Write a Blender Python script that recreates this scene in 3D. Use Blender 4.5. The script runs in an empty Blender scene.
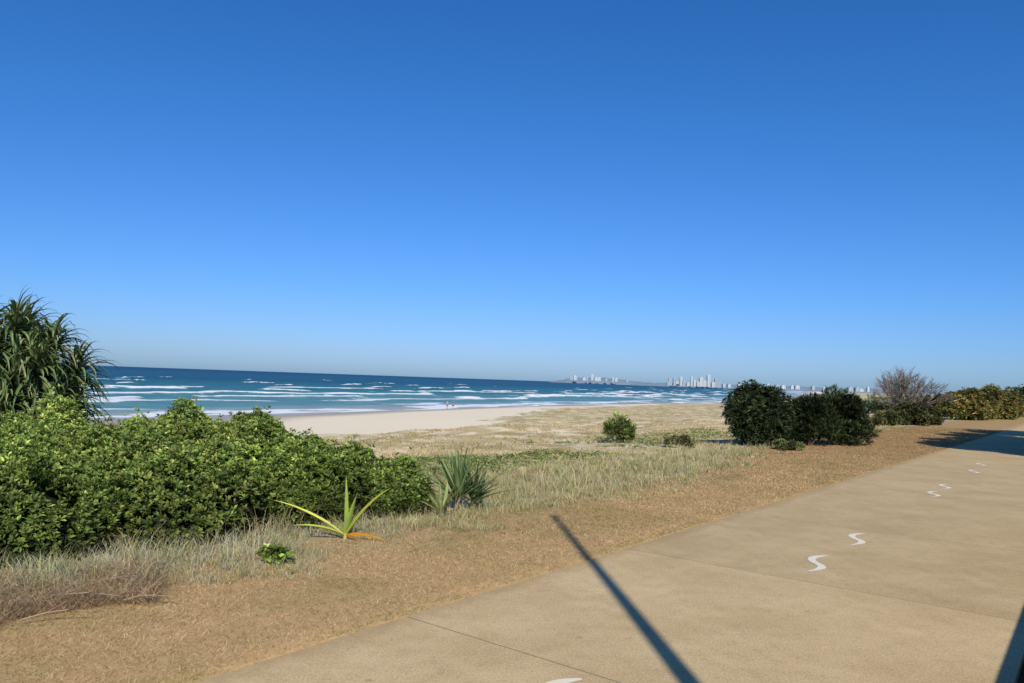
import bpy, bmesh, math, random
import numpy as np
from mathutils import Vector, Matrix, noise as mnoise
random.seed(7); rng = np.random.default_rng(11)
S = bpy.context.scene; C = S.collection
R = math.radians
EYE = 1.65; SEA = -5.0; F = 760.0
# ---------------------------------------------------------------- camera
cam_d = bpy.data.cameras.new('camera'); cam = bpy.data.objects.new('camera', cam_d); C.objects.link(cam)
cam_d.sensor_width = 36; cam_d.lens = 36 * F / 1024; cam_d.clip_end = 90000; cam_d.clip_start = 0.05
PITCH = math.atan(38.5 / F); ROLL = R(2.0)
M = Matrix.Rotation(R(90) + PITCH, 3, 'X') @ Matrix.Rotation(ROLL, 3, 'Z')
cam.rotation_euler = M.to_euler(); cam.location = (0, 0, EYE); S.camera = cam
# ---------------------------------------------------------------- directions: u runs along the path, v runs seaward
A = R(37.8); D = np.array([math.sin(A), math.cos(A)]); Nn = np.array([-math.cos(A), math.sin(A)])
def uv(x, y): return x * D[0] + y * D[1], x * Nn[0] + y * Nn[1]
def xy(u, v): return u * D[0] + v * Nn[0], u * D[1] + v * Nn[1]
def _h(ix, iy, s):
    n = (ix.astype(np.int64) * 374761393 + iy.astype(np.int64) * 668265263 + s * 1442695041) & 0x7fffffff
    n = ((n ^ (n >> 13)) * 1274126177) & 0x7fffffff
    return ((n ^ (n >> 16)) & 0xffff) / 65535.0
def vn(x, y, s=0):
    x = np.asarray(x, float); y = np.asarray(y, float)
    ix = np.floor(x); iy = np.floor(y); fx = x - ix; fy = y - iy
    fx = fx * fx * (3 - 2 * fx); fy = fy * fy * (3 - 2 * fy)
    a = _h(ix, iy, s); b = _h(ix + 1, iy, s); c = _h(ix, iy + 1, s); d = _h(ix + 1, iy + 1, s)
    return (a * (1 - fx) + b * fx) * (1 - fy) + (c * (1 - fx) + d * fx) * fy
def fbm(x, y, s=0, o=3):
    r = 0; a = .5; t = 0
    for k in range(o):
        r = r + a * vn(x, y, s + k); t += a; a *= .5; x = x * 2.03 + 5.1; y = y * 2.03 + 1.7
    return r / t
def sst(a, b, x):
    t = np.clip((x - a) / (b - a), 0, 1); return t * t * (3 - 2 * t)
def vtoe(u): return np.interp(u, [-200, 10, 30, 43, 60, 72, 90, 110, 146, 300, 1500, 40000], [32, 32, 33, 36, 44, 56, 68, 76, 86, 98, 380, 11000]) + (vn(np.asarray(u, float) / 9., np.asarray(u, float) * 0, 97) - .5) * 7
def vshore(u): return np.interp(u, [-3000, -200, 44, 74, 146, 303, 800, 1500, 40000], [96, 96, 97, 100, 116, 124, 200, 450, 12000]) + (vn(u / 23., u * 0, 5) - .5) * 5
def height(x, y):
    u, v = uv(np.asarray(x, float), np.asarray(y, float))
    vt = vtoe(u); vs = vshore(u)
    z0 = np.interp(v, [-3000, 0.35, 0.45, 3.75, 3.85, 6, 9, 20, 34], [-.0, -.02, -.09, -.09, -.02, -.03, -.12, -.6, -1.9])
    z1 = -1.9 - 1.3 * np.clip((v - 34) / np.maximum(vt - 34, 6), 0, 1)
    zl = np.where(v > 34, z1, z0)
    zl = zl + (fbm(x / 7., y / 7., 3) - .5) * 1.0 * sst(10, 22, v) * (1 - .6 * sst(40, 60, v)) + (fbm(x / 2.6, y / 2.6, 19) - .5) * .35 * sst(11, 18, v) + (fbm(x / 1.3, y / 1.3, 9) - .5) * .10 * sst(5.4, 8, v)
    zb = -3.2 + (SEA + 3.2) * np.clip((v - vt) / (vs - vt), 0, 1) - np.clip(v - vs, 0, 80) * .06
    k = sst(-3, 5, v - vt)
    return zl * (1 - k) + zb * k
def P(px, py, plane=None):
    d = M @ Vector(((px - 512) / F, -(py - 341.5) / F, -1.0)); d.normalize()
    if plane is not None:
        t = (plane - EYE) / d.z; return Vector((d.x * t, d.y * t, plane))
    t = 2.0; st = .05
    while t < 3000:
        x, y, z = d.x * t, d.y * t, EYE + d.z * t
        if z < float(height(x, y)): break
        t += st; st *= 1.01
    return Vector((d.x * t, d.y * t, float(height(d.x * t, d.y * t))))
# ---------------------------------------------------------------- scene helpers
def mesh_np(name, V, Fc, mat, parent=None, col=None, smooth=False, extra=None):
    me = bpy.data.meshes.new(name)
    V = np.asarray(V, np.float32)
    if isinstance(Fc, np.ndarray):
        k = Fc.shape[1]; me.vertices.add(len(V)); me.vertices.foreach_set('co', V.ravel())
        me.loops.add(Fc.size); me.loops.foreach_set('vertex_index', Fc.astype(np.int32).ravel())
        me.polygons.add(len(Fc)); me.polygons.foreach_set('loop_start', np.arange(0, Fc.size, k, dtype=np.int32))
        me.update(calc_edges=True)
    else:
        me.from_pydata([tuple(map(float, p)) for p in V], [], Fc)
    if col is not None:
        a = me.color_attributes.new('Col', 'FLOAT_COLOR', 'POINT')
        c = np.ones((len(V), 4), np.float32); c[:, :3] = col; a.data.foreach_set('color', c.ravel())
    if extra:
        for kx, arr in extra.items():
            a = me.attributes.new(kx, 'FLOAT', 'POINT'); a.data.foreach_set('value', np.asarray(arr, np.float32).ravel())
    if smooth: me.polygons.foreach_set('use_smooth', [True] * len(me.polygons))
    me.validate()
    me.materials.append(mat)
    o = bpy.data.objects.new(name, me); C.objects.link(o)
    if parent: o.parent = parent; o.matrix_parent_inverse = Matrix.Translation(-parent.location)
    return o
def thing(name, label, cat, loc, group=None):
    o = bpy.data.objects.new(name, None); C.objects.link(o); o.location = loc
    o['label'] = label; o['category'] = cat; o.empty_display_size = .2
    if group: o['group'] = group
    return o
def tag(o, label, cat, group=None, kind=None):
    o['label'] = label; o['category'] = cat
    if group: o['group'] = group
    if kind: o['kind'] = kind
    return o
class MB:
    def __init__(s): s.v = []; s.f = []
    def tube(s, pts, rad, n=6, cap=True):
        b = len(s.v); pts = [Vector(p) for p in pts]
        for i, p in enumerate(pts):
            t = (pts[min(i + 1, len(pts) - 1)] - pts[max(i - 1, 0)]).normalized()
            a = t.cross(Vector((0, 0, 1)) if abs(t.z) < .95 else Vector((1, 0, 0))).normalized(); c = t.cross(a)
            for k in range(n):
                w = 2 * math.pi * k / n; s.v.append(p + (a * math.cos(w) + c * math.sin(w)) * rad[i])
        for i in range(len(pts) - 1):
            for k in range(n):
                k2 = (k + 1) % n; s.f.append((b + i * n + k, b + i * n + k2, b + (i + 1) * n + k2, b + (i + 1) * n + k))
        if cap:
            s.f.append(tuple(b + k for k in range(n))[::-1]); s.f.append(tuple(b + (len(pts) - 1) * n + k for k in range(n)))
    def box(s, c, d, rz=0):
        b = len(s.v); ca, sa = math.cos(rz), math.sin(rz)
        for z in (-1, 1):
            for x, y in ((-1, -1), (1, -1), (1, 1), (-1, 1)):
                X, Y = x * d[0] / 2, y * d[1] / 2
                s.v.append(Vector((c[0] + X * ca - Y * sa, c[1] + X * sa + Y * ca, c[2] + z * d[2] / 2)))
        for q in ((3, 2, 1, 0), (4, 5, 6, 7), (0, 1, 5, 4), (1, 2, 6, 5), (2, 3, 7, 6), (3, 0, 4, 7)): s.f.append(tuple(b + i for i in q))
    def build(s, name, mat, parent=None, smooth=False): return mesh_np(name, s.v, s.f, mat, parent, smooth=smooth)
# ---------------------------------------------------------------- materials
def newmat(name):
    m = bpy.data.materials.new(name); m.use_nodes = True; nt = m.node_tree
    return m, nt, nt.nodes['Principled BSDF'], nt.nodes['Material Output']
def math_(nt, op, a, b=None, clamp=False):
    n = nt.nodes.new('ShaderNodeMath'); n.operation = op; n.use_clamp = clamp
    for i, q in enumerate((a, b)):
        if q is None: continue
        if isinstance(q, (int, float)): n.inputs[i].default_value = q
        else: nt.links.new(q, n.inputs[i])
    return n.outputs[0]
def noise_(nt, scale, detail=4, vec=None, rough=.55):
    n = nt.nodes.new('ShaderNodeTexNoise'); n.inputs['Scale'].default_value = scale; n.inputs['Detail'].default_value = detail
    n.inputs['Roughness'].default_value = rough
    if vec is not None: nt.links.new(vec, n.inputs['Vector'])
    return n.outputs[0]
def ss_(nt, a, b, x):
    n = nt.nodes.new('ShaderNodeMapRange'); n.interpolation_type = 'SMOOTHSTEP'
    n.inputs['From Min'].default_value = a; n.inputs['From Max'].default_value = b; nt.links.new(x, n.inputs['Value']); return n.outputs[0]
def mix_(nt, f, a, b, mode='MIX'):
    n = nt.nodes.new('ShaderNodeMix'); n.data_type = 'RGBA'; n.blend_type = mode
    if isinstance(f, (int, float)): n.inputs[0].default_value = f
    else: nt.links.new(f, n.inputs[0])
    for i, q in ((6, a), (7, b)):
        if isinstance(q, tuple): n.inputs[i].default_value = (*q, 1)
        else: nt.links.new(q, n.inputs[i])
    return n.outputs[2]
def bump_(nt, h, bsdf, st=.3, dist=.02):
    n = nt.nodes.new('ShaderNodeBump'); n.inputs['Strength'].default_value = st; n.inputs['Distance'].default_value = dist
    nt.links.new(h, n.inputs['Height']); nt.links.new(n.outputs[0], bsdf.inputs['Normal'])
def pos_(nt): return nt.nodes.new('ShaderNodeNewGeometry').outputs['Position']
def dot_(nt, vec, d):
    n = nt.nodes.new('ShaderNodeVectorMath'); n.operation = 'DOT_PRODUCT'; nt.links.new(vec, n.inputs[0]); n.inputs[1].default_value = (d[0], d[1], 0); return n.outputs['Value']
def attr_(nt, name):
    n = nt.nodes.new('ShaderNodeAttribute'); n.attribute_name = name; return n
def comb_(nt, x, y):
    n = nt.nodes.new('ShaderNodeCombineXYZ'); nt.links.new(x, n.inputs[0]); nt.links.new(y, n.inputs[1]); return n.outputs[0]
def simple(name, col, rough=.7, nscale=8, amt=.25, spec=.3):
    m, nt, b, o = newmat(name); p = pos_(nt); f = noise_(nt, nscale, 4, p)
    nt.links.new(mix_(nt, f, tuple(c * (1 - amt) for c in col), tuple(min(1, c * (1 + amt)) for c in col)), b.inputs['Base Color'])
    b.inputs['Roughness'].default_value = rough; b.inputs['Specular IOR Level'].default_value = spec
    return m
def leafmat(name, trans=.25, rough=.5, spec=.35):
    m, nt, b, o = newmat(name); a = attr_(nt, 'Col').outputs['Color']
    f = noise_(nt, 3, 3, pos_(nt)); c = mix_(nt, 1.0, a, mix_(nt, f, (.7, .7, .7), (1.3, 1.3, 1.3)), 'MULTIPLY')
    nt.links.new(c, b.inputs['Base Color']); b.inputs['Roughness'].default_value = rough; b.inputs['Specular IOR Level'].default_value = spec
    if trans > 0:
        t = nt.nodes.new('ShaderNodeBsdfTranslucent'); nt.links.new(c, t.inputs[0])
        x = nt.nodes.new('ShaderNodeMixShader'); x.inputs[0].default_value = trans
        nt.links.new(b.outputs[0], x.inputs[1]); nt.links.new(t.outputs[0], x.inputs[2]); nt.links.new(x.outputs[0], o.inputs[0])
    return m
m_leaf = leafmat('leaf', .25, .6, .2); m_grass = leafmat('grass blade', .2, .8, .1); m_strap = leafmat('strap leaf', .15, .45, .35)
m_bark = simple('bark', (.16, .12, .085), .9, 20, .4); m_twig = simple('grey twig', (.15, .125, .105), .9, 20, .3)
m_core = simple('shrub inner shade', (.020, .024, .010), 1, 12, .5, .05)
# ground
m_ground, nt, b, o = newmat('dune ground'); p = pos_(nt); v = dot_(nt, p, Nn); u = dot_(nt, p, D)
n1 = noise_(nt, .9, 5, p, .6); n2 = noise_(nt, 14, 6, p, .7); n3 = noise_(nt, .16, 4, p); n4 = noise_(nt, 90, 3, p, .7); n5 = noise_(nt, .33, 6, p, .7)
wob = math_(nt, 'MULTIPLY', math_(nt, 'SUBTRACT', n1, .5), 1.6)
vw = math_(nt, 'ADD', v, wob); vw2 = math_(nt, 'SUBTRACT', vw, math_(nt, 'MULTIPLY', ss_(nt, 13, 24, u), 2.4))
verge = mix_(nt, n2, (.39, .245, .105), (.56, .39, .19)); verge = mix_(nt, math_(nt, 'MULTIPLY', ss_(nt, .50, .64, n1), .6), verge, (.27, .22, .075))
verge = mix_(nt, math_(nt, 'MULTIPLY', ss_(nt, .45, .8, n4), .5), verge, (.68, .50, .28))
verge = mix_(nt, math_(nt, 'MULTIPLY', ss_(nt, 12, 26, u), .45), verge, (.31, .19, .085))
tuss = mix_(nt, n2, (.28, .215, .11), (.48, .385, .21))
field = mix_(nt, n2, (.43, .33, .16), (.60, .475, .265)); field = mix_(nt, math_(nt, 'MULTIPLY', ss_(nt, .48, .60, n5), .65), field, (.29, .245, .09))
field = mix_(nt, math_(nt, 'MULTIPLY', ss_(nt, .49, .58, n1), .8), field, (.74, .62, .43))
far = mix_(nt, ss_(nt, .42, .60, n5), (.38, .30, .135), (.62, .49, .27)); far = mix_(nt, math_(nt, 'MULTIPLY', ss_(nt, .50, .60, n1), .7), far, (.76, .64, .45))
sand = mix_(nt, n1, (.78, .66, .47), (.85, .73, .54))
right = mix_(nt, n2, (.035, .028, .018), (.10, .075, .045))  # dark mulch strip, coloured near black to deepen the corner shadow
sh = attr_(nt, 'shore').outputs['Fac']; toe = attr_(nt, 'toe').outputs['Fac']
wetw = math_(nt, 'ADD', sh, math_(nt, 'MULTIPLY', ss_(nt, 70, 30, u), 22))
sand = mix_(nt, ss_(nt, -18, -5, wetw), sand, (.38, .335, .28))
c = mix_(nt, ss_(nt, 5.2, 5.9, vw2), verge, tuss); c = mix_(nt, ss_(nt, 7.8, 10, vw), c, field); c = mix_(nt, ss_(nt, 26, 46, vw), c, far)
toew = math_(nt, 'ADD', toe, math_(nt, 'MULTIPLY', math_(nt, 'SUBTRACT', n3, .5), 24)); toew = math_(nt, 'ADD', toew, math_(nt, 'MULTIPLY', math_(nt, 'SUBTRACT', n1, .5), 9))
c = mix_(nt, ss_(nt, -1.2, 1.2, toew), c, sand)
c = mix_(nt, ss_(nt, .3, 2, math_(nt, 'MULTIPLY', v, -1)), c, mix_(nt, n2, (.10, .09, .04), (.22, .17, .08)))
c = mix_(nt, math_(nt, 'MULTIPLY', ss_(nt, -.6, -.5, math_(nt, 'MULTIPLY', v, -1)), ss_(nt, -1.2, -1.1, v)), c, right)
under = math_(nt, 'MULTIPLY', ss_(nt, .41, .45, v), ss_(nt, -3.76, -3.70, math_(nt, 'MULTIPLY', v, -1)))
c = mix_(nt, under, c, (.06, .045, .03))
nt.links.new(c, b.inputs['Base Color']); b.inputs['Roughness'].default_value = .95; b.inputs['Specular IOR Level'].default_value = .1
bump_(nt, n2, b, .5, .015)
# path concrete
m_path, nt, b, o = newmat('path concrete'); p = pos_(nt)
a1 = noise_(nt, .9, 7, p, .7); a2 = noise_(nt, 70, 6, p, .88); a3 = noise_(nt, 7, 7, p, .8); tone = attr_(nt, 'tone').outputs['Fac']
c = mix_(nt, ss_(nt, .32, .68, a1), (.49, .355, .18), (.62, .465, .255)); c = mix_(nt, math_(nt, 'MULTIPLY', ss_(nt, .44, .66, a3), .38), c, (.37, .262, .13))
c = mix_(nt, math_(nt, 'MULTIPLY', ss_(nt, .51, .62, a2), .7), c, (.80, .64, .42)); c = mix_(nt, math_(nt, 'MULTIPLY', ss_(nt, .52, .64, math_(nt, 'SUBTRACT', 1.0, a2)), .7), c, (.21, .145, .07))
vo = nt.nodes.new('ShaderNodeTexVoronoi'); vo.inputs['Scale'].default_value = 2.2; nt.links.new(p, vo.inputs['Vector'])
c = mix_(nt, math_(nt, 'MULTIPLY', math_(nt, 'SUBTRACT', 1.0, ss_(nt, .03, .06, vo.outputs['Distance'])), .4), c, (.2, .15, .1))
edge = math_(nt, 'ADD', dot_(nt, p, Nn), math_(nt, 'MULTIPLY', a3, .35)); c = mix_(nt, math_(nt, 'MULTIPLY', ss_(nt, 3.72, 4.0, edge), .55), c, (.36, .25, .12))
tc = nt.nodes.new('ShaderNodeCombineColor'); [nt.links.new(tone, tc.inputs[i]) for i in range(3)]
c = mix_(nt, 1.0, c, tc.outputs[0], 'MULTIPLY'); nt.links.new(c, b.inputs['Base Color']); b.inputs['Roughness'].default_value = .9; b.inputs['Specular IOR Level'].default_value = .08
bump_(nt, a2, b, .6, .006)
m_joint = simple('joint sealant', (.16, .12, .075), .9, 9, .4)
# paint
m_paint, nt, b, o = newmat('worn cream paint'); p = pos_(nt); a2 = noise_(nt, 60, 5, p, .8)
nt.links.new(mix_(nt, ss_(nt, .58, .70, a2), (.80, .72, .57), (.45, .37, .27)), b.inputs['Base Color']); b.inputs['Roughness'].default_value = .7
# sea
m_sea, nt, b, o = newmat('sea water'); p = pos_(nt); off = attr_(nt, 'off').outputs['Fac']; foam = attr_(nt, 'foam').outputs['Fac']
v = dot_(nt, p, Nn); u = dot_(nt, p, D)
st = comb_(nt, math_(nt, 'MULTIPLY', u, .4), v); s1 = noise_(nt, .22, 6, st, .65); s2 = noise_(nt, .02, 4, comb_(nt, math_(nt, 'MULTIPLY', u, .12), v), .6); s3 = noise_(nt, .34, 8, comb_(nt, math_(nt, 'MULTIPLY', u, .6), v), .85)
offn = math_(nt, 'ADD', off, math_(nt, 'MULTIPLY', math_(nt, 'SUBTRACT', s2, .5), 60))
c = mix_(nt, ss_(nt, 0, 28, off), (.36, .38, .35), (.10, .25, .27)); c = mix_(nt, ss_(nt, 20, 130, offn), c, (.034, .155, .19)); c = mix_(nt, ss_(nt, 90, 400, offn), c, (.014, .08, .13))
c = mix_(nt, ss_(nt, 500, 2500, offn), c, (.009, .052, .11))
c = mix_(nt, s1, mix_(nt, 1.0, c, (.35, .4, .5), 'MULTIPLY'), mix_(nt, 1.0, c, (1.7, 1.6, 1.45), 'MULTIPLY'))
fm = ss_(nt, .44, .66, math_(nt, 'ADD', math_(nt, 'MULTIPLY', foam, .65), math_(nt, 'MULTIPLY', math_(nt, 'SUBTRACT', s3, .28), .95)))
fm = math_(nt, 'MULTIPLY', fm, ss_(nt, .05, .40, foam))
wc = noise_(nt, .055, 8, comb_(nt, math_(nt, 'MULTIPLY', u, .35), v), .78)
cap = math_(nt, 'MULTIPLY', ss_(nt, .665, .71, wc), ss_(nt, 60, 200, off))
fm = math_(nt, 'MAXIMUM', fm, cap)
c = mix_(nt, fm, c, (.82, .83, .83)); nt.links.new(c, b.inputs['Base Color'])
b.inputs['Roughness'].default_value = .45; b.inputs['Specular IOR Level'].default_value = .18; b.inputs['IOR'].default_value = 1.33
bump_(nt, s1, b, .6, .8)
# ---------------------------------------------------------------- ground sheet and sea
def grow(a, b, s0, g):
    r = [a]; s = s0
    while r[-1] < b: r.append(r[-1] + s); s *= g
    return r
us = sorted(set([-x for x in grow(4, 3000, .5, 1.12)] + list(np.arange(-4, 30, .25)) + grow(30, 40000, .3, 1.03)))
vsx = sorted(set([-x for x in grow(1, 30000, .4, 1.25)] + [-.9, 0, .35, .45, 2, 3.75, 3.85] + list(np.arange(4.1, 22, .25)) + list(np.arange(22, 135, .9)) + grow(135, 14000, 3, 1.15)))
def grid(us, vs):
    U, V = np.meshgrid(np.array(us, float), np.array(vs, float), indexing='ij'); nu, nv = U.shape
    i = np.arange(nu - 1)[:, None] * nv + np.arange(nv - 1)[None, :]
    Fq = np.stack([i, i + nv, i + nv + 1, i + 1], -1).reshape(-1, 4)
    return U.ravel(), V.ravel(), Fq
U, V, Fq = grid(us, vsx); X, Y = xy(U, V); Z = height(X, Y)
g = mesh_np('ground', np.stack([X, Y, Z], 1), Fq, m_ground, smooth=True, extra={'toe': V - vtoe(U), 'shore': V - vshore(U)})
tag(g, 'dune ground of dry mown grass, straw field and pale beach sand', 'ground', kind='structure')
us = sorted(set([-x for x in grow(60, 60000, 3, 1.15)] + list(np.arange(-60, 420, 1.4)) + grow(420, 60000, 2.5, 1.04)))
vs_ = list(np.arange(80, 480, 1.0)) + grow(480, 70000, 2, 1.05)
U, V, Fq = grid(us, vs_); X, Y = xy(U, V); off = V - vshore(U)
foam = np.zeros_like(U); Z = np.zeros_like(U)
for k, (o_, cov, wid, amp) in enumerate([(1, .95, 3, .05), (8, .78, 6, .12), (18, .66, 8, .3), (32, .64, 11, .5), (50, .64, 13, .8), (72, .60, 14, 1.0), (98, .54, 14, 1.1), (130, .45, 14, 1.1), (175, .36, 13, 1.1), (240, .26, 12, 1.0), (330, .18, 12, .8), (430, .12, 12, .7)]):
    vc = o_ + (fbm(U / 55., U * 0 + k * 3.3, 20 + k) - .5) * (20 + o_ * .42) + (fbm(U / 9., U * 0 + k * 2.1, 80 + k) - .5) * (5 + o_ * .08)
    seg = sst(1 - cov - .10, 1 - cov + .10, .5 + (fbm(U / 22. + k * 9, U * 0 + k, 40 + k, 4) - .5) * 1.7)
    dlt = off - vc; wv = wid * (.3 + 1.5 * fbm(U / 10. + k, U * 0 + 2 * k, 60 + k))
    prof = np.where(dlt < 0, np.exp(-(dlt / (wid * .2)) ** 2), np.exp(-(dlt / wv) ** 2) * (.35 + 1.1 * fbm(U / 5., V / 3.0, 66)))
    foam = np.maximum(foam, np.clip(prof * seg, 0, 1)); Z += amp * np.exp(-(dlt / 4.5) ** 2) * (.35 + .65 * seg)
Z *= sst(0, 15, off); Z += (fbm(U / 14., V / 6., 70) - .5) * .5 * sst(10, 60, off) * (1 - sst(500, 900, off))
sea = mesh_np('sea', np.stack([X, Y, SEA + Z], 1), Fq, m_sea, smooth=True, extra={'off': off, 'foam': foam})
tag(sea, 'blue ocean with white breakers rolling to the beach', 'sea', kind='structure')
# ---------------------------------------------------------------- concrete path, sealed joints between panels
PL, PR = 3.78, .40
V3 = []; F3 = []; tone = []; jm = MB()
k0 = 3.80; ed = [k0 + 3.06 * k for k in range(-6, 90)]
for i in range(len(ed) - 1):
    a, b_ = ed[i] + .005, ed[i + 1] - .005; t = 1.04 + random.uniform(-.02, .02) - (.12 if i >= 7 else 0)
    n = len(V3)
    for z in (-.12, 0):
        for (uu, vv) in ((a, PR), (b_, PR), (b_, PL), (a, PL)):
            x, y = xy(uu, vv); V3.append((x, y, z)); tone.append(t)
    for j in range(4): F3.append((n + j, n + (j + 1) % 4, n + 4 + (j + 1) % 4, n + 4 + j))
    F3.append((n + 4, n + 5, n + 6, n + 7))
    if ed[i] < 70: cx, cy = xy(ed[i], (PL + PR) / 2); jm.box((cx, cy, -.0085), (.0098, PL - PR - .01, .016), math.pi / 2 - A)
pth = mesh_np('path', V3, F3, m_path, extra={'tone': tone}); tag(pth, 'tan concrete footpath with cross joints', 'path', kind='structure')
jm.build('joint_sealant', m_joint, pth)
# painted squiggles
tmpl = [(828, 556), (822, 556.3), (814.5, 557.4), (811.5, 559.7), (814.5, 562.5), (820, 565.2), (821.8, 567.6), (817.5, 569.8), (808.5, 571.5)]
c0 = P(817, 563, 0); T = [P(a, b_, 0) - c0 for a, b_ in tmpl]
marks = [((817, 563), 1, 'white painted squiggle on the path, lower left of the two nearest whole ones'), ((857, 539), 1, 'white painted squiggle on the path, upper right of the two nearest whole ones'),
         ((934, 494), 1, 'small white path squiggle, left of the second pair'), ((945, 486.5), 1, 'small white path squiggle, right of the second pair'),
         ((974, 471.5), 1, 'tiny white path squiggle, nearer of the farthest pair'), ((981, 464.5), 1, 'tiny white path squiggle, farther of the farthest pair'),
         ((541, 703), 1, 'white painted squiggle cut off by the bottom edge, left of the pole shadow')]
for (a, b_), sc, lab in marks:
    c1 = P(a, b_, 0); pts = []
    for i in range(len(T) - 1):
        for j in range(4):
            t = j / 4; p0 = T[max(i - 1, 0)]; p1 = T[i]; p2 = T[i + 1]; p3 = T[min(i + 2, len(T) - 1)]
            pts.append(.5 * ((2 * p1) + (p2 - p0) * t + (2 * p0 - 5 * p1 + 4 * p2 - p3) * t * t + (-p0 + 3 * p1 - 3 * p2 + p3) * t ** 3))
    pts.append(T[-1]); vv = []; ff = []
    for i, q in enumerate(pts):
        tt = (pts[min(i + 1, len(pts) - 1)] - pts[max(i - 1, 0)]).normalized(); nn = Vector((-tt.y, tt.x, 0)); w = .036 * min(1, .25 + 4 * min(i, len(pts) - 1 - i) / len(pts))
        for s in (-1, 1): vv.append(q + c1 + nn * w * s + Vector((0, 0, .004)))
    ff = [(2 * i, 2 * i + 1, 2 * i + 3, 2 * i + 2) for i in range(len(pts) - 1)]
    tag(mesh_np('painted_squiggle', vv, ff, m_paint), lab, 'path marking', 'white squiggles painted on the path')
# ---------------------------------------------------------------- vegetation generators
def unit(a): return a / np.maximum(np.linalg.norm(a, axis=-1, keepdims=True), 1e-9)
def rosettes(Cn, Ax, nl, L, W, spread, col, var=.25, upper=1.0):
    n = len(Cn); Ax = unit(Ax); ref = np.where(np.abs(Ax[:, 2:3]) < .9, np.array([[0, 0, 1.]]), np.array([[1., 0, 0]]))
    e1 = unit(np.cross(Ax, ref)); e2 = np.cross(Ax, e1)
    ph = rng.random((n, 1)) * 6.28 + np.arange(nl)[None] * 2.4 + rng.normal(0, .3, (n, nl)); sp = spread + rng.normal(0, .22, (n, nl))
    d = Ax[:, None] * np.cos(sp)[..., None] + (e1[:, None] * np.cos(ph)[..., None] + e2[:, None] * np.sin(ph)[..., None]) * np.sin(sp)[..., None]
    side = unit(np.cross(d, Ax[:, None] + .01)); l = (L * (.6 + .7 * rng.random((n, nl))))[..., None]; w = (W * (.7 + .6 * rng.random((n, nl))))[..., None]
    b0 = Cn[:, None] + d * l * .08; mid = Cn[:, None] + d * l * .6; tip = Cn[:, None] + d * l + np.array([0, 0, -.15]) * l
    Vv = np.stack([b0, mid + side * w / 2, tip, mid - side * w / 2], 2).reshape(-1, 3)
    Ff = np.arange(len(Vv)).reshape(-1, 4)
    cc = col[:, None, None, :] * (1 + var * rng.normal(0, 1, (n, nl, 1, 1))) * np.array([.75, 1, 1.25, 1])[None, None, :, None]
    return Vv, Ff, np.clip(cc.reshape(-1, 3), .004, 1)
def straps(center, axis, n, L, W, up, droop, cols, seg=7, twist=.3, amin=0.1, amax=1.5, jit=.12):
    """long folded strap leaves springing from a head; returns verts, faces, colours"""
    Vv = []; Ff = []; Cc = []; axis = Vector(axis).normalized()
    e1 = axis.cross(Vector((0, 0, 1)) if abs(axis.z) < .9 else Vector((1, 0, 0))).normalized(); e2 = axis.cross(e1)
    for i in range(n):
        t = (i + .5) / n; sp = amin + (amax - amin) * t + random.gauss(0, jit); ph = i * 2.399 + random.gauss(0, jit * 2.5)
        d = axis * math.cos(sp) + (e1 * math.cos(ph) + e2 * math.sin(ph)) * math.sin(sp); l = L * random.uniform(.65, 1.15); p = Vector(center) + d * .03
        col = random.choice(cols); g = random.uniform(.75, 1.25); b = len(Vv); kink = random.uniform(.4, .9) if random.random() < .3 else 2
        for s in range(seg + 1):
            q = s / seg; w = W * min(1, .55 + q * 2) * (1 - q ** 2.2) + .001
            sd = d.cross(Vector((0, 0, 1)));
            if sd.length < .05: sd = e1.copy()
            sd.normalize(); nrm = sd.cross(d).normalized()
            Vv += [p - sd * w / 2 + nrm * w * .22, p, p + sd * w / 2 + nrm * w * .22]
            k = g * (.8 + .4 * q); Cc += [[c_ * k for c_ in col]] * 3
            p = p + d * (l / seg); d = (d + Vector((random.gauss(0, .05), random.gauss(0, .05), -droop * (q + .15) * (.6 + .8 * random.random()) / seg * 2))).normalized()
            if q > kink: d = (d + Vector((0, 0, -1.3 * min(droop, 1.2)))).normalized(); kink = 2
        for s in range(seg):
            for j in (0, 1): a = b + s * 3 + j; Ff.append((a, a + 1, a + 4, a + 3))
    return Vv, Ff, Cc
def blades(name, Pp, H, W, lean, cb, ct, mat=m_grass):
    n = len(Pp); az = rng.random(n) * 6.28; wd = rng.random(n) * 6.28
    d = np.stack([np.cos(az), np.sin(az), np.zeros(n)], 1); s = np.stack([np.cos(wd), np.sin(wd), np.zeros(n)], 1) * W[:, None]
    up = np.array([[0, 0, 1.]]) * H[:, None]; le = d * (H * lean)[:, None]
    Vv = np.stack([Pp - s * .5, Pp + s * .5, Pp + up * .55 + le * .35 - s * .4, Pp + up * .55 + le * .35 + s * .4, Pp + up * (1 - .3 * lean[:, None]) + le - s * .08, Pp + up * (1 - .3 * lean[:, None]) + le + s * .08], 1)
    b = np.arange(n)[:, None] * 6; Ff = np.concatenate([b + np.array([[0, 1, 3, 2]]), b + np.array([[2, 3, 5, 4]])], 0)
    cc = np.stack([cb, cb, (cb + ct) / 2, (cb + ct) / 2, ct, ct], 1).reshape(-1, 3)
    return mesh_np(name, Vv.reshape(-1, 3), Ff, mat, col=cc)
def polar(n, r0, r1, a0=-37, a1=39, pw=1.0):
    r = r0 * (r1 / r0) ** (rng.random(n) ** pw); a = np.radians(a0 + (a1 - a0) * rng.random(n)); return r * np.sin(a), r * np.cos(a), r
def pal(n, cols, wts, var=.2):
    cols = np.array(cols); i = rng.choice(len(cols), n, p=np.array(wts) / sum(wts)); return np.clip(cols[i] * (1 + var * rng.normal(0, 1, (n, 1))), .01, 1)
CLEAR = [(P(345, 540), .42), (P(466, 502), .3), (P(275, 563), .12)]
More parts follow.
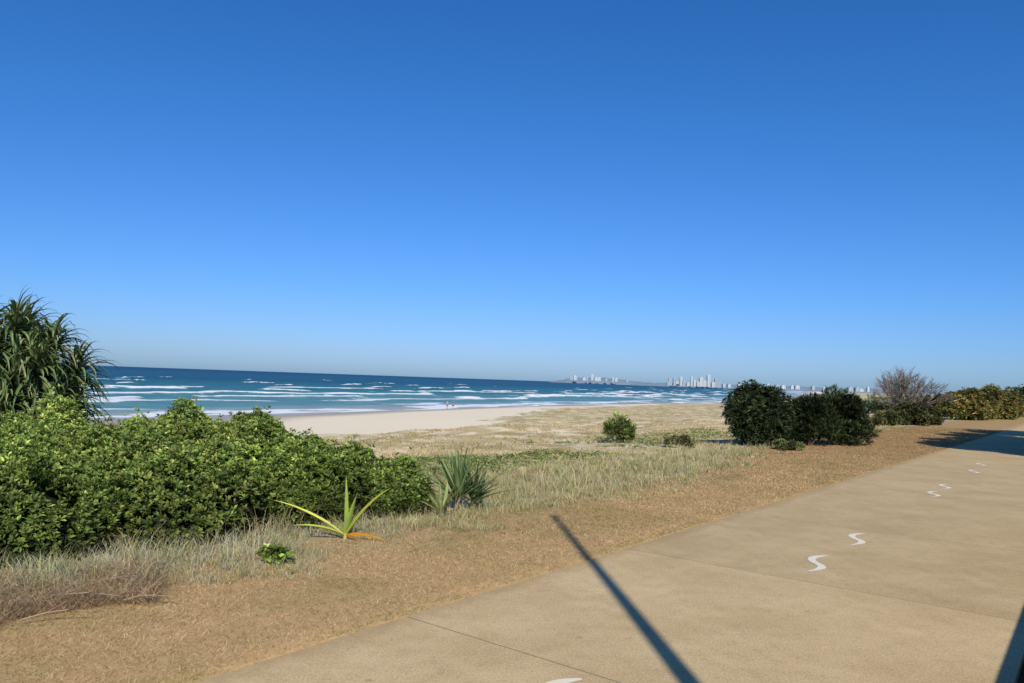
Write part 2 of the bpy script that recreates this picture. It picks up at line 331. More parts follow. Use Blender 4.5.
def clearing(x, y):
    ok = np.ones(len(x), bool)
    for q, rr in CLEAR: ok &= ((x - q.x) ** 2 + (y - q.y + rr * .6) ** 2) > rr * rr
    return ok
def clumps(nc, per, r0, r1, vlo, vhi, rad, keep=None, wid=0):
    x, y, r = polar(nc, r0, r1); u, v = uv(x, y); ok = (v > vlo + wid * sst(13, 24, u) + (vn(u * 1.5, u * 0, 77) - .5) * 1.0 + (vn(u * .4, u * 0, 78) - .5) * .8) & (v < vhi) & clearing(x, y)
    if keep is not None: ok &= keep(u, v)
    x, y, r = x[ok], y[ok], r[ok]; n = len(x); tone = rng.random(n)
    a = rng.random((n, per)) * 6.28; q = np.sqrt(rng.random((n, per))) * rad * (1 + r[:, None] * .02)
    X = (x[:, None] + np.cos(a) * q).ravel(); Y = (y[:, None] + np.sin(a) * q).ravel(); rr = np.repeat(r, per)
    return X, Y, rr, np.repeat(tone, per)
# mown verge
n = 360000; u = -1.5 + 47 * rng.random(n) ** 2.1; v = 3.74 + (2.5 + 2.2 * sst(13, 24, u)) * rng.random(n); v -= .07 * vn(u * 2.2, v * 0, 8) * (v < 3.95) * rng.random(n) ** 2
x, y = xy(u, v); r = np.hypot(x, y)
gr = np.maximum(sst(.50, .66, fbm(u * .8, v * 1.3, 31)) * .65, .9 * (v < 3.98) * sst(.45, .6, vn(u * 1.7, v * 0, 36))); n = len(x)
cb = pal(n, [(.48, .31, .14), (.62, .44, .215), (.78, .60, .35), (.38, .24, .10)], [1, 1.3, .9, .5], .15) * (1 - gr[:, None] * .55) + np.array([.20, .22, .06]) * gr[:, None] * .55
dk = (sst(12, 26, u) * .45)[:, None]; cb = cb * (1 - dk) + np.array([.35, .215, .10]) * dk
o = blades('mown_grass', np.stack([x, y, height(x, y) - .003 + .02 * (v < 3.79)], 1), .010 + .034 * rng.random(n) ** 1.5, np.maximum(.0020, r * .0005), .9 + 2.4 * rng.random(n), cb * .85, cb * 1.15)
tag(o, 'short dry tan mown grass verge along the path', 'grass', kind='stuff')
# tussock strip
X, Y, r, t = clumps(18000, 15, 5, 45, 5.6, 9.6, .075, None, 2.4); n = len(X); u, v = uv(X, Y)
fill = sst(5.3, 7.0, v) * (1 - .5 * sst(8, 9.6, v)) * (1 - .3 * sst(14, 26, u))
cb = pal(n, [(.36, .36, .21), (.58, .47, .27), (.46, .34, .17), (.42, .42, .26)], [1.1, 1.8, .8, 1.0]); k = (t > .6)[:, None]; cb = np.where(k, cb * np.array([.8, .9, .7]), cb)
sil = (sst(7.0, 4.5, u) * .62)[:, None] * (t < .75)[:, None]; cb = cb * (1 - sil) + np.array([.47, .50, .38]) * sil * (.7 + .6 * rng.random((n, 1)))
o = blades('tussock_grass', np.stack([X, Y, height(X, Y) - .01], 1), (.07 + .17 * rng.random(n)) * (.5 + .5 * fill) * (.35 + 1.05 * t), np.maximum(.0035, r * .0006), .3 + 1.0 * rng.random(n) ** 1.5, cb * .70, cb * 1.18)
tag(o, 'silvery and straw tussock grass between the verge and the dunes', 'grass', kind='stuff')
# dune field grass
def kf(u, v): return (v < vtoe(u) - 5) & (fbm(u / 4., v / 4., 12) > .36 + rng.random(len(u)) * .26)
X, Y, r, t = clumps(44000, 8, 9, 150, 9, 95, .25, kf); n = len(X); u, v = uv(X, Y); gz = sst(.46, .58, fbm(u / 6. + 4, v / 6., 55))[:, None] * .8
cb = pal(n, [(.60, .475, .265), (.53, .40, .20), (.67, .55, .34)], [1.3, 1, 1], .14) * (1 - gz * .6) + np.array([.25, .235, .08]) * gz * .6
o = blades('dune_grass', np.stack([X, Y, height(X, Y) - .01], 1), (.03 + .09 * rng.random(n)) * (.6 + .8 * t), np.maximum(.005, r * .0008), .6 + 1.2 * rng.random(n), cb * .85, cb * 1.08)
tag(o, 'golden and olive grass covering the sandy dune field', 'grass', kind='stuff')
# tall pale stalks at the edge
X, Y, r, t = clumps(1100, 7, 6, 25, 6.2, 8.8, .15, lambda u, v: vn(u / 2., v, 3) > .45, 2.4); n = len(X); cb = pal(n, [(.66, .55, .37), (.55, .42, .26)], [1, 1])
o = blades('seed_stalk_grass', np.stack([X, Y, height(X, Y)], 1), .2 + .25 * rng.random(n), np.maximum(.003, r * .0004), .1 + .7 * rng.random(n), cb * .8, cb)
tag(o, 'thin pale dry seed stalks rising above the tussocks', 'grass', kind='stuff')
# brown dead grass at lower left
x, y, r = polar(34000, 4.6, 7.2, -37, -24); u, v = uv(x, y); ok = (v > 5.0 + vn(u * 2, v * 0, 14)) & (v < 7.4) & (fbm(u * 1.6, v * 1.6, 15) > .42); x, y, r = x[ok], y[ok], r[ok]; n = len(x)
cb = pal(n, [(.42, .28, .15), (.62, .48, .29), (.28, .17, .09)], [1.2, 1.3, .5])
o = blades('dead_grass', np.stack([x, y, height(x, y)], 1), .03 + .17 * rng.random(n) ** 2, np.full(n, .0035), .8 + 1.6 * rng.random(n), cb * .75, cb)
tag(o, 'tangled brown dead grass at the lower left under the shrubs', 'grass', kind='stuff')
# green ground cover streaks in the dunes
X, Y, r, t = clumps(5200, 8, 9, 40, 9.3, 17, .3, lambda u, v: (np.abs(v - 10.8 - .25 * (u - 8) * .35) < 1.2 + 1.3 * vn(u, v, 4)) & (u > 7) & (vn(u / 2.5, v / 2.5, 6) > .42)); n = len(X)
Cn = np.stack([X, Y, height(X, Y) + .05], 1); V_, F_, C_ = rosettes(Cn, np.tile([[0, 0, 1.]], (n, 1)) + rng.normal(0, .3, (n, 3)), 4, .085, .035, 1.0, pal(n, [(.16, .22, .06), (.21, .26, .08)], [1, 1]))
tag(mesh_np('ground_cover', V_, F_, m_leaf, col=C_), 'low green creeping ground cover behind the tussock strip', 'ground cover', kind='stuff')
# ---------------------------------------------------------------- left shrub mass in separate mounds
def mound_shrub(label, mounds, nros, cols, seed):
    sub = []
    for (a, b_, ru, rv, hh) in mounds:      # break each mound into smaller leafy clumps
        sub.append((a, b_, ru * .92, rv * .92, hh * .72))
        for k in range(11):
            w = random.random() * 6.28; q = math.sqrt(random.random()) * .80; s = random.uniform(.20, .36)
            sub.append((a + q * ru * math.cos(w), b_ + q * rv * math.sin(w), ru * s, rv * s, hh * (1 - q * q) ** .35 * random.uniform(.78, 1.08)))
    lo = np.array([min(m[0] - m[2] for m in sub), min(m[1] - m[3] for m in sub)]); hi = np.array([max(m[0] + m[2] for m in sub), max(m[1] + m[3] for m in sub)])
    def H(u, v):
        h = np.zeros_like(u)
        for (a, b_, ru, rv, hh) in sub:
            q = 1 - ((u - a) / ru) ** 2 - ((v - b_) / rv) ** 2; h = np.maximum(h, hh * np.clip(q, 0, 1) ** .34)
        return h * (.82 + .36 * fbm(u * 2.5, v * 2.5, seed)) 
    cu, cv = (lo + hi) / 2; cx, cy = xy(cu, cv); root = thing('coastal_shrub', label, 'shrub', (cx, cy, float(height(cx, cy))), 'coastal shrubs on the left of the dune')
    u = lo[0] + (hi[0] - lo[0]) * rng.random(nros * 3); v = lo[1] + (hi[1] - lo[1]) * rng.random(nros * 3); h = H(u, v); ok = (h > .1) & (fbm(u * 1.7, v * 1.7, seed + 40) > .28); u, v, h = u[ok][:nros], v[ok][:nros], h[ok][:nros]
    e = .06; gx = (H(u + e, v) - h) / e; gy = (H(u, v + e) - h) / e
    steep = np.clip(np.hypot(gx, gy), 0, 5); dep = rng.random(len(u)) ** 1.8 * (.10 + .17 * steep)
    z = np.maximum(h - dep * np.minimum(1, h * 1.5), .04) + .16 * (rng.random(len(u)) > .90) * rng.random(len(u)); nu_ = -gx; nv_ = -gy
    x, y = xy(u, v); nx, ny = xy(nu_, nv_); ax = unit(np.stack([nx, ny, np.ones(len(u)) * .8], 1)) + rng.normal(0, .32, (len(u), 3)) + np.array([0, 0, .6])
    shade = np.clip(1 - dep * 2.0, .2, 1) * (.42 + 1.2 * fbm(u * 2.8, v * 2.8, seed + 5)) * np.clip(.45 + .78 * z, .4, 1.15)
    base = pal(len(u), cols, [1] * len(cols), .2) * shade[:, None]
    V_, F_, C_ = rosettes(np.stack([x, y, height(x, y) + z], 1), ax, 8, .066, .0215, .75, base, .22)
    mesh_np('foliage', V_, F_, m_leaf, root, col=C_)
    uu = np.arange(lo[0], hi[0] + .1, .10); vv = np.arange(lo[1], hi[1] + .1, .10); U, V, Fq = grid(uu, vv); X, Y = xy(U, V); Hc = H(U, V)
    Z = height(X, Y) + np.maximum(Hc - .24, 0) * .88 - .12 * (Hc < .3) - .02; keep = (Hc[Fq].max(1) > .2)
    mesh_np('shade_core', np.stack([X, Y, Z], 1), Fq[keep], m_core, root, smooth=True)  # dark shell under the leaves, standing in for shade inside the shrub
    return root
G1 = [(.22, .31, .06), (.17, .25, .048), (.31, .385, .09), (.12, .18, .038)]; G2 = [(.21, .29, .06), (.31, .36, .09), (.145, .215, .048)]
mound_shrub('large glossy green shrub mass filling the left edge below the strappy tree', [(1.2, 8.8, 1.8, 1.8, .96), (2.9, 8.3, 1.3, 1.35, .92), (-1, 9.2, 2, 2.1, .98), (2.4, 9.9, 1.7, 1.9, 1.06), (.2, 10.8, 2, 2, 1.0)], 25000, G1, 1)
mound_shrub('green shrub in the middle of the left thicket with the highest rounded top', [(4.4, 8.8, 1.5, 1.6, 1.08), (5.8, 9.7, 1.4, 1.8, 1.26), (4.0, 10.6, 1.8, 1.9, 1.30), (4.3, 7.7, .9, 1.0, .80), (6.2, 11.0, 1.2, 1.4, 1.24)], 26000, G2, 2)
mound_shrub('lower green shrub lobe sloping down to the spiky plant', [(5.7, 7.7, .95, 1.05, .88), (6.65, 7.5, .9, 1.05, .66), (6.8, 8.9, .85, 1.3, .84)], 14000, G1, 3)
# ---------------------------------------------------------------- strappy tree at left
PAN = [(.08, .13, .04), (.115, .17, .055), (.165, .22, .08), (.26, .27, .12), (.05, .08, .03)]
def pandanus():
    x0, y0 = -7.6, 11.2; z0 = float(height(x0, y0)); root = thing('screw_palm', 'dense strappy leaved screw palm with drooping blades at the left edge', 'tree', (x0, y0, z0))
    tr = MB(); tr.tube([(x0, y0, z0 - .1), (x0 + .05, y0, z0 + .7), (x0, y0 + .05, z0 + 1.1)], [.13, .11, .10], 8)
    heads = [(-.2, 0, 2.22), (.35, -.15, 2.12), (.78, .05, 1.9), (-.6, -.3, 2.2), (.25, -.6, 1.8), (-.4, -.7, 1.6), (.85, -.4, 1.55), (-1.1, -.2, 2.1), (.1, .5, 2.1), (1.0, .3, 1.5), (.15, -.8, 1.3), (-.3, .1, 1.7), (.4, -.3, 1.55), (.9, .4, 1.1), (-.9, -.8, 1.4), (1.02, -.15, 1.15), (.6, -.7, 1.0), (1.05, .1, .8), (.3, -.6, .9), (-.3, -.9, 1.0),
             (.6, -.1, 1.75), (.05, -.3, 1.95), (-.2, -.5, 1.85), (.6, -.5, 1.3), (.0, -.9, .9), (.9, -.3, .75), (.55, .2, 1.3), (-.6, -.9, 1.1)]
    for (a, b_, c_) in heads:
        s = Vector((x0, y0, z0 + .85)); e = Vector((x0 + a, y0 + b_, z0 + c_ + .3)); mid = s.lerp(e, .5) + Vector((a * .15, b_ * .15, -.12)); tr.tube([s, mid, e], [.05, .04, .03], 7)
    tr.build('trunk', m_bark, root, True)
    for k in range(7):
        w = k * .9; pr = MB(); pr.tube([(x0 + .09 * math.cos(w), y0 + .09 * math.sin(w), z0 + .75), (x0 + .3 * math.cos(w), y0 + .3 * math.sin(w), z0 + .4), (x0 + .42 * math.cos(w), y0 + .42 * math.sin(w), z0 - .05)], [.025, .03, .03], 6); pr.build('prop_root', m_bark, root, True)
    for (a, b_, c_) in heads:
        V_, F_, C_ = straps((x0 + a, y0 + b_, z0 + c_ + .22), (a * .35, b_ * .35, 1), 84, .70, .060, 0, 2.0, PAN, 8, amin=.0, amax=1.9, jit=.24)
        mesh_np('leaf_head', V_, F_, m_strap, root, col=C_)
pandanus()
def spiky(px, py, label, n, L, W, droop, cols, amax, name='spiky_plant', cat='plant', group=None, lean=(0, 0, 1), up=.05):
    p = P(px, py); root = thing(name, label, cat, p, group)
    st = MB(); st.tube([p - Vector((0, 0, .05)), p + Vector((0, 0, up + .03))], [.03, .022], 7); st.build('stem', m_bark, root)
    V_, F_, C_ = straps(p + Vector((0, 0, up)), lean, n, L, W, 0, droop, cols, 7, amin=.05, amax=amax, jit=.25); mesh_np('leaves', V_, F_, m_strap, root, col=C_); return p, root
YUC = [(.09, .155, .05), (.13, .20, .07), (.19, .25, .095), (.07, .11, .042)]
spiky(457, 511, 'dark green spiky rosette plant beside the lower shrub lobe', 46, .64, .055, .35, YUC, 1.1, up=.12, lean=(.0, 0, 1))
spiky(473, 509, 'smaller dark spiky rosette, right of the pair beside the lower shrub lobe', 32, .54, .05, .35, YUC, 1.1, up=.08, lean=(.10, 0, 1))
spiky(441, 519, 'small bright spiky plant at the foot of the dark rosette', 16, .42, .04, .5, [(.17, .22, .06), (.24, .28, .09)], 1.0)
# yellow green seedling with a few long leaves
p = P(345, 541); root = thing('screw_palm_seedling', 'yellow green seedling with long splayed strap leaves on the dry verge', 'plant', p)
def leaf(base, d, l, w, droop, col, name='leaf', seg=9):
    Vv = []; Ff = []; Cc = []; q = Vector(base); d = Vector(d).normalized()
    for s in range(seg + 1):
        t = s / seg; ww = w * min(1, .5 + t * 2.5) * (1 - t ** 2.5) + .001; sd = d.cross(Vector((0, .2, 1))).normalized(); nr = sd.cross(d).normalized()
        if nr.y > 0: nr = -nr
        up_ = (nr * .8 + sd.cross(d) * 0).normalized()
        # blade turned so that its face shows to the front
        Vv += [q - up_ * ww * .15 - sd * ww / 2, q.copy(), q + sd * ww * .25 + Vector((0, 0, ww * .45))]; Cc += [[c_ * (.85 + .3 * t) for c_ in col]] * 3
        q += d * l / seg; d = (d + Vector((0, 0, -droop / seg))).normalized()
    for s in range(seg):
        for j in (0, 1): a = s * 3 + j; Ff.append((a, a + 1, a + 4, a + 3))
    mesh_np(name, Vv, Ff, m_strap, root, col=Cc)
YG = (.42, .48, .07); GG = (.26, .36, .06)
b0 = p + Vector((0, 0, .03))
for d, l, w, dr, col in [((-.95, .1, .60), .86, .075, .40, (.50, .52, .06)), ((-.8, -.25, .40), .55, .07, .5, YG), ((-.05, .1, 1), .62, .07, .15, GG), ((.18, -.1, 1), .46, .07, .7, GG), ((.55, -.05, .95), .70, .075, .7, YG), ((-.3, -.3, .8), .34, .06, .9, YG), ((.3, .3, 1), .42, .06, .4, GG)]:
    leaf(b0, d, l, w, dr, col)
leaf(b0, (.9, -.25, .20), .46, .075, .50, (.80, .40, .04), 'dead_leaf'); leaf(b0, (.6, -.5, .1), .24, .05, .2, (.65, .33, .05), 'dead_leaf')
mb = MB(); mb.tube([p - Vector((0, 0, .04)), b0 + Vector((0, 0, .04))], [.022, .018], 7); mb.build('stem', simple('pale stem', (.4, .36, .12)), root)
# ---------------------------------------------------------------- generic bushes
def bush(px, py, w, h, label, n, L, Wl, cols, name='shrub', cat='shrub', lumps=9, spread=.8, dx=None, group=None, nl=7, upb=.6, var=.25, pw=2.4, rough=(.78, 1.05)):
    p = P(px, py); root = thing(name, label, cat, p, group); LP = []
    dd = dx or w * .8
    for i in range(lumps):
        a = i * 2.399 + random.gauss(0, .3); q = math.sqrt((i + .5) / lumps) * .82; r_ = random.uniform(.14, .22) * min(w, h * 1.2)
        top = h * math.sqrt(max(0, 1 - q ** pw)) * random.uniform(*rough)
        zc = max(r_ * .6, top - r_) if i % 3 else random.uniform(.2, .5) * h * (1 - .3 * q)
        LP.append((q * math.cos(a) * w / 2, q * math.sin(a) * dd / 2, zc, r_))
    LP.append((0, 0, h * .4, .28 * min(w, 1.1 * h)))
    L_ = np.array(LP); i = rng.integers(0, len(L_), n); d = unit(rng.normal(0, 1, (n, 3))); rr = (1.12 - .62 * rng.random(n) ** 1.3)
    lp = L_[i]; pts = lp[:, :3] + d * (lp[:, 3] * rr)[:, None]; pts[:, 2] = np.maximum(np.abs(pts[:, 2]), .04)
    tone = (.45 + 1.0 * ((np.sin(i * 12.9898) * 43758.5) % 1)) * np.clip(.3 + .7 * (rr - .5) * 2, .3, 1)  # random tone per lump; inner leaves darkened, interior shade put into the colour
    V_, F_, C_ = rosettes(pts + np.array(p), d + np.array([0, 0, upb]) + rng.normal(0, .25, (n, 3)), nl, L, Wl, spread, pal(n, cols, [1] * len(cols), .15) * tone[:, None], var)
    mesh_np('foliage', V_, F_, m_leaf, root, col=C_)
    st = MB()
    for k in LP:
        e = p + Vector((k[0], k[1], k[2])); st.tube([p + Vector((k[0] * .1, k[1] * .1, -.05)), p.lerp(e, .5) + Vector((0, 0, .05)), e], [.035 * w / 2, .025 * w / 2, .012 * w / 2], 5)
    st.build('stems', m_bark, root); return p, root
DK = [(.030, .050, .017), (.045, .070, .022), (.080, .100, .036), (.020, .034, .013)]
bush(758, 446, 2.05, 1.98, 'tall dark rounded bush, left of the dark clump beside the path', 5400, .13, .032, DK, 'dark_bush', 'bush', 30, pw=2.4, rough=(.84, 1.05))
bush(808, 446, 1.6, 1.62, 'dark spiky topped bush in the centre of the dark clump', 3200, .20, .026, DK, 'dark_bush', 'bush', 20, spread=.45, upb=1.2, pw=2, rough=(.76, 1.08))
bush(839, 445, 1.75, 1.72, 'dark bush at the right end of the dark clump', 3600, .19, .027, DK, 'dark_bush', 'bush', 22, spread=.48, upb=1.1, pw=2.0, rough=(.8, 1.06))
bush(788, 451, 1.1, .30, 'small low light green shrub in front of the dark bushes', 500, .08, .03, [(.17, .22, .07), (.24, .25, .1)], 'low_shrub', 'shrub', 8)
bush(622, 443, 1.15, .84, 'light green leafy sapling standing alone in the dune grass', 320, .24, .035, [(.22, .31, .085), (.31, .37, .11)], 'leafy_sapling', 'shrub', 9, spread=.45, upb=1.7)
bush(680, 448, 1.0, .42, 'sparse olive shrub between the sapling and the dark bushes', 160, .12, .03, [(.24, .26, .10), (.32, .30, .14)], 'sparse_shrub', 'shrub', 7)
bush(275, 565, .26, .18, 'small bright green herb clump in the grass below the left shrubs', 60, .075, .032, [(.28, .42, .08), (.36, .48, .12)], 'herb_clump', 'plant', 6, nl=5, upb=1.2)
OL = [(.20, .21, .06), (.34, .24, .075), (.13, .16, .042), (.26, .25, .07)]; MG = [(.10, .13, .04), (.15, .17, .055), (.20, .18, .08)]; DG = [(.07, .10, .03), (.10, .13, .04), (.16, .13, .06)]
bush(912, 425, 3.4, 1.5, 'green brown shrub growing round the foot of the bare tree', 2800, .2, .06, DG, 'mixed_shrub', 'shrub', 18, pw=1.8)
bush(886, 426, 1.8, .8, 'low green shrub just right of the dark clump', 900, .18, .05, MG, 'mixed_shrub', 'shrub', 8)
bush(968, 420, 3.9, 2.5, 'wide olive yellow shrub right of the bare tree', 4600, .22, .07, OL, 'olive_shrub', 'shrub', 26, pw=1.9, rough=(.82, 1.05))
bush(997, 419, 4.0, 2.6, 'olive yellow shrub nearest the right edge', 4600, .22, .07, OL, 'olive_shrub', 'shrub', 26, pw=1.9, rough=(.82, 1.05))
bush(1022, 417, 3.2, 3.0, 'dark green pointed shrub cut by the right edge', 2600, .22, .07, MG, 'mixed_shrub', 'shrub', 14, pw=1.6)
# bare tree
def bare_tree(px, py, H):
    p = P(px, py); root = thing('bare_tree', 'leafless grey twiggy tree behind the right shrubs', 'tree', p); tr = MB(); tw = MB()
    def br(q, d, l, r, lev):
        e = q + d * l; m = q.lerp(e, .5) + Vector((random.gauss(0, .05), random.gauss(0, .05), 0)) * l
        (tr if lev < 3 else tw).tube([q, m, e], [r, r * .85, r * .7], 5 if lev < 3 else 3, False)
        if lev >= 5: return
        for k in range(3):
            nd = (d + Vector((random.gauss(0, .40), random.gauss(0, .40), random.gauss(.08, .24)))).normalized(); br(e if k == 0 else m.lerp(e, .2 if k == 1 else .7), nd, l * random.uniform(.68, .88), max(r * .60, .009), lev + 1)
    for s in range(7):
        a = s * .9 + .4; t = random.uniform(.25, .65); br(p - Vector((0, 0, .1)), Vector((t * math.cos(a), t * math.sin(a), 1)).normalized(), H * .25, .055, 0)
    tr.build('trunk', m_twig, root); tw.build('twigs', m_twig, root)
bare_tree(906, 424, 4.1)
# ---------------------------------------------------------------- trees outside the right edge that shade the far path
def crown_tree(x, y, h, r, label):
    z0 = float(height(x, y)); root = thing('path_side_tree', label, 'tree', (x, y, z0)); p = Vector((x, y, z0)); tr = MB(); tr.tube([p - Vector((0, 0, .1)), p + Vector((.1, 0, h * .3)), p + Vector((0, .1, h * .55))], [.16, .12, .09], 8); L_ = []
    for k in range(15):
        a = random.random() * 6.28; q = math.sqrt(random.random()) * r * .7; c_ = Vector((q * math.cos(a), q * math.sin(a), h * random.uniform(.25, .88))); L_.append((*c_, r * random.uniform(.3, .45))); tr.tube([p + Vector((0, 0, h * .3)), p + c_ * .6 + Vector((0, 0, h * .12)), p + c_], [.07, .045, .02], 5)
    tr.build('trunk', m_bark, root, True); L_ = np.array(L_); n = 6500; i = rng.integers(0, len(L_), n); d = unit(rng.normal(0, 1, (n, 3))); lp = L_[i]; pts = lp[:, :3] + d * (lp[:, 3] * rng.random(n) ** .4)[:, None]
    V_, F_, C_ = rosettes(pts + np.array(p), d + np.array([0, 0, .3]), 7, .2, .08, .9, pal(n, MG, [1, 1, 1]), .25); mesh_np('crown', V_, F_, m_leaf, root, col=C_)
for (a, b_, h, r, lab) in [(16.6, 19.0, 5.4, 2.2, 'leafy tree right of the path, nearest of the shading row'), (18.6, 21.5, 5.8, 2.3, 'leafy tree right of the path, second of the shading row'), (21.0, 24.6, 6.0, 2.4, 'leafy tree right of the path, third of the shading row'), (24.4, 29.0, 6.2, 2.5, 'leafy tree right of the path, fourth of the shading row')]:
    crown_tree(a, b_, h, r, lab)
# ---------------------------------------------------------------- pole behind the viewpoint, unseen low wall added right of the path to cast the corner shadow
ELEV = R(34); sdir = Vector((-.087, .996, 0)).normalized(); tip = P(554, 514, 0); L = 10.9; base = tip - sdir * L; hp = L * math.tan(ELEV)
m_steel = simple('galvanised steel', (.35, .36, .37), .5, 5, .1)
root = thing('light_pole', 'tapered steel light pole whose long shadow crosses the path', 'pole', (base.x, base.y, 0))
mb = MB(); mb.tube([(base.x, base.y, 0), (base.x, base.y, 1), (base.x, base.y, hp * .52), (base.x, base.y, hp - .12)], [.09, .082, .066, .034], 16); mb.build('pole', m_steel, root, True)
mb = MB(); mb.tube([(base.x, base.y, hp - .12), (base.x, base.y, hp - .1), (base.x, base.y, hp - .03), (base.x, base.y, hp)], [.03, .055, .055, .02], 12); mb.build('lamp', m_steel, root, True)
mb = MB(); mb.box((base.x, base.y, .01), (.3, .3, .04)); mb.build('base_plate', m_steel, root)
m_wall = simple('shade wall render', (.42, .38, .32), .9, 6, .15)
WH = 1.2; vw_ = PR + .05 - (WH / math.tan(ELEV)) * math.sin(A + R(5)); u0, u1 = -6, 13
root = thing('shade_wall', 'unseen low wall added right of the path to shade the lower right corner', 'wall', (*xy(3.5, vw_), 0))
mb = MB(); cx, cy = xy((u0 + u1) / 2, vw_ - .1); mb.box((cx, cy, WH / 2 - .05), (u1 - u0, .20, WH - .02), math.pi / 2 - A); mb.build('wall', m_wall, root)
mb = MB(); mb.box((cx, cy, WH - .022), (u1 - u0 + .06, .26, .07), math.pi / 2 - A); mb.build('coping', m_wall, root)
# ---------------------------------------------------------------- far coast
m_hill = simple('hazy hill', (.20, .265, .33), 1, .004, .2, 0)  # aerial haze is put into the base colour, lighter and bluish
def az(px, py=382):
    d = M @ Vector(((px - 512) / F, -(py - 341.5) / F, -1.0)); return d.x / d.y
def coast(name, pxs, hs, Y0, dep, label, mat, jit=3):
    V_ = []; F_ = []; n = 160
    for i in range(n + 1):
        t = i / n; px = pxs[0] + (pxs[-1] - pxs[0]) * t; h = float(np.interp(px, pxs, hs)) + (float(fbm(np.array([px / 3.]), np.array([.3]), 4)[0]) - .5) * jit * 2
        X = az(px)
        for q, k in ((0, 0), (.25, .8), (.5, 1), (1, .0)): yy = Y0 + dep * q; V_.append((X * yy, yy, SEA - 1 + max(h, 1) * k))
    for i in range(n):
        for j in range(3): a = i * 4 + j; F_.append((a, a + 4, a + 5, a + 1))
    tag(mesh_np(name, V_, F_, mat, smooth=True), label, 'hill', kind='structure')
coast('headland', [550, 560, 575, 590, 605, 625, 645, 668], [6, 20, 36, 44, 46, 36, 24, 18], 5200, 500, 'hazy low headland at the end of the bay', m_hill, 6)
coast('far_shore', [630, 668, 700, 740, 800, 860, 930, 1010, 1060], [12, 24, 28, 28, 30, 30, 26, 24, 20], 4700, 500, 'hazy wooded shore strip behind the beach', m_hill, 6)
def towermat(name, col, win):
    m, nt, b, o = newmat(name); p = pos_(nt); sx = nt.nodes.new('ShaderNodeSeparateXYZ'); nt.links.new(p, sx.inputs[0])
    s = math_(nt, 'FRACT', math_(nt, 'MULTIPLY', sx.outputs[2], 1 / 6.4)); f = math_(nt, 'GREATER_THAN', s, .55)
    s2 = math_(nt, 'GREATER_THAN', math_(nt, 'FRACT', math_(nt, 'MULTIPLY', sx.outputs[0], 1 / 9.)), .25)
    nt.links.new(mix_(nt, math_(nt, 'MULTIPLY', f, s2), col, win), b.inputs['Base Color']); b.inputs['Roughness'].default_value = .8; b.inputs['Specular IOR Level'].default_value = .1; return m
TM = [towermat('hazed pale tower', (.44, .48, .52), (.33, .385, .44)), towermat('hazed cream tower', (.47, .475, .48), (.35, .39, .44)), towermat('hazed grey tower', (.30, .355, .42), (.26, .32, .38))]  # wall and window colours carry the distance haze
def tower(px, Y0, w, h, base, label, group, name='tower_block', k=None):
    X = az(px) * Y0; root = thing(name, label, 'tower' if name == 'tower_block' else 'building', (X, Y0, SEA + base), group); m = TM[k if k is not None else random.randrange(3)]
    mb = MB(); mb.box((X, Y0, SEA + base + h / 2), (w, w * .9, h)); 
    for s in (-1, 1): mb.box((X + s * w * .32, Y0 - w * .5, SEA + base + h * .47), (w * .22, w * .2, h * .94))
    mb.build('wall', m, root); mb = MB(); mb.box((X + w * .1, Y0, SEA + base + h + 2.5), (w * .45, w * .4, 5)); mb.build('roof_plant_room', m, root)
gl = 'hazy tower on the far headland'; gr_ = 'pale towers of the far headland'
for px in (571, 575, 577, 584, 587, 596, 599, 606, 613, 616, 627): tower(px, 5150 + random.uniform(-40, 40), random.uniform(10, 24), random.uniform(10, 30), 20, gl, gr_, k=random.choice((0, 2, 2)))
tower(592, 5150, 18, 36, 24, 'hazed pale tower rising highest on the far headland', gr_, k=0)
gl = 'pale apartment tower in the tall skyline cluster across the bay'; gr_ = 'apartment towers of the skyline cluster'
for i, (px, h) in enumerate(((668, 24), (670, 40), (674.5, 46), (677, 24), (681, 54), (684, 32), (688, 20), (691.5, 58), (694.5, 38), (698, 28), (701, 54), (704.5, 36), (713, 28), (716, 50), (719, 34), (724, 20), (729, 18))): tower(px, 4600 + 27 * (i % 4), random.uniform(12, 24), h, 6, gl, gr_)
tower(708.5, 4700, 20, 72, 6, 'tallest hazed pale tower in the skyline cluster across the bay', gr_, k=0)
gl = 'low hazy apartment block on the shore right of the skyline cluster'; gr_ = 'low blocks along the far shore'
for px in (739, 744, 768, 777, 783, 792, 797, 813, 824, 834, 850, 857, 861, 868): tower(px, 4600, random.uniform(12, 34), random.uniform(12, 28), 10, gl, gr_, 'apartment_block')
# far scrub belt
n = 30000; u = 75 + 420 * rng.random(n) ** 1.5; v = -30 + rng.random(n) * (30 + 34 + u * .05); hh = 1.2 + 3.2 * fbm(u / 14., v / 9., 90) * (.5 + u / 300.)
keep = (v > 1 + 0 * u) & (v < 26 + .05 * u) | (v < -1); lowv = np.where(v > 1, .42, .85); keep &= (fbm(u / 9., v / 9., 92) > .47) | (u > 160); u, v, hh, lowv = u[keep], v[keep], hh[keep] , lowv[keep]; x, y = xy(u, v); n = len(u)
z = height(x, y) + hh * lowv * (1 - .6 * rng.random(n) ** 2)
V_, F_, C_ = rosettes(np.stack([x, y, z], 1), np.tile([[0, 0, 1.]], (n, 1)) + rng.normal(0, .5, (n, 3)), 6, .9, .4, 1.0, pal(n, [(.11, .135, .07), (.15, .16, .085), (.08, .10, .055)], [1, 1, 1]) * (.6 + .8 * vn(u / 6., v / 6., 33))[:, None], .2)
tag(mesh_np('far_scrub', V_, F_, m_leaf, col=C_), 'distant dark green scrub belt behind the dunes and path', 'scrub', kind='stuff')
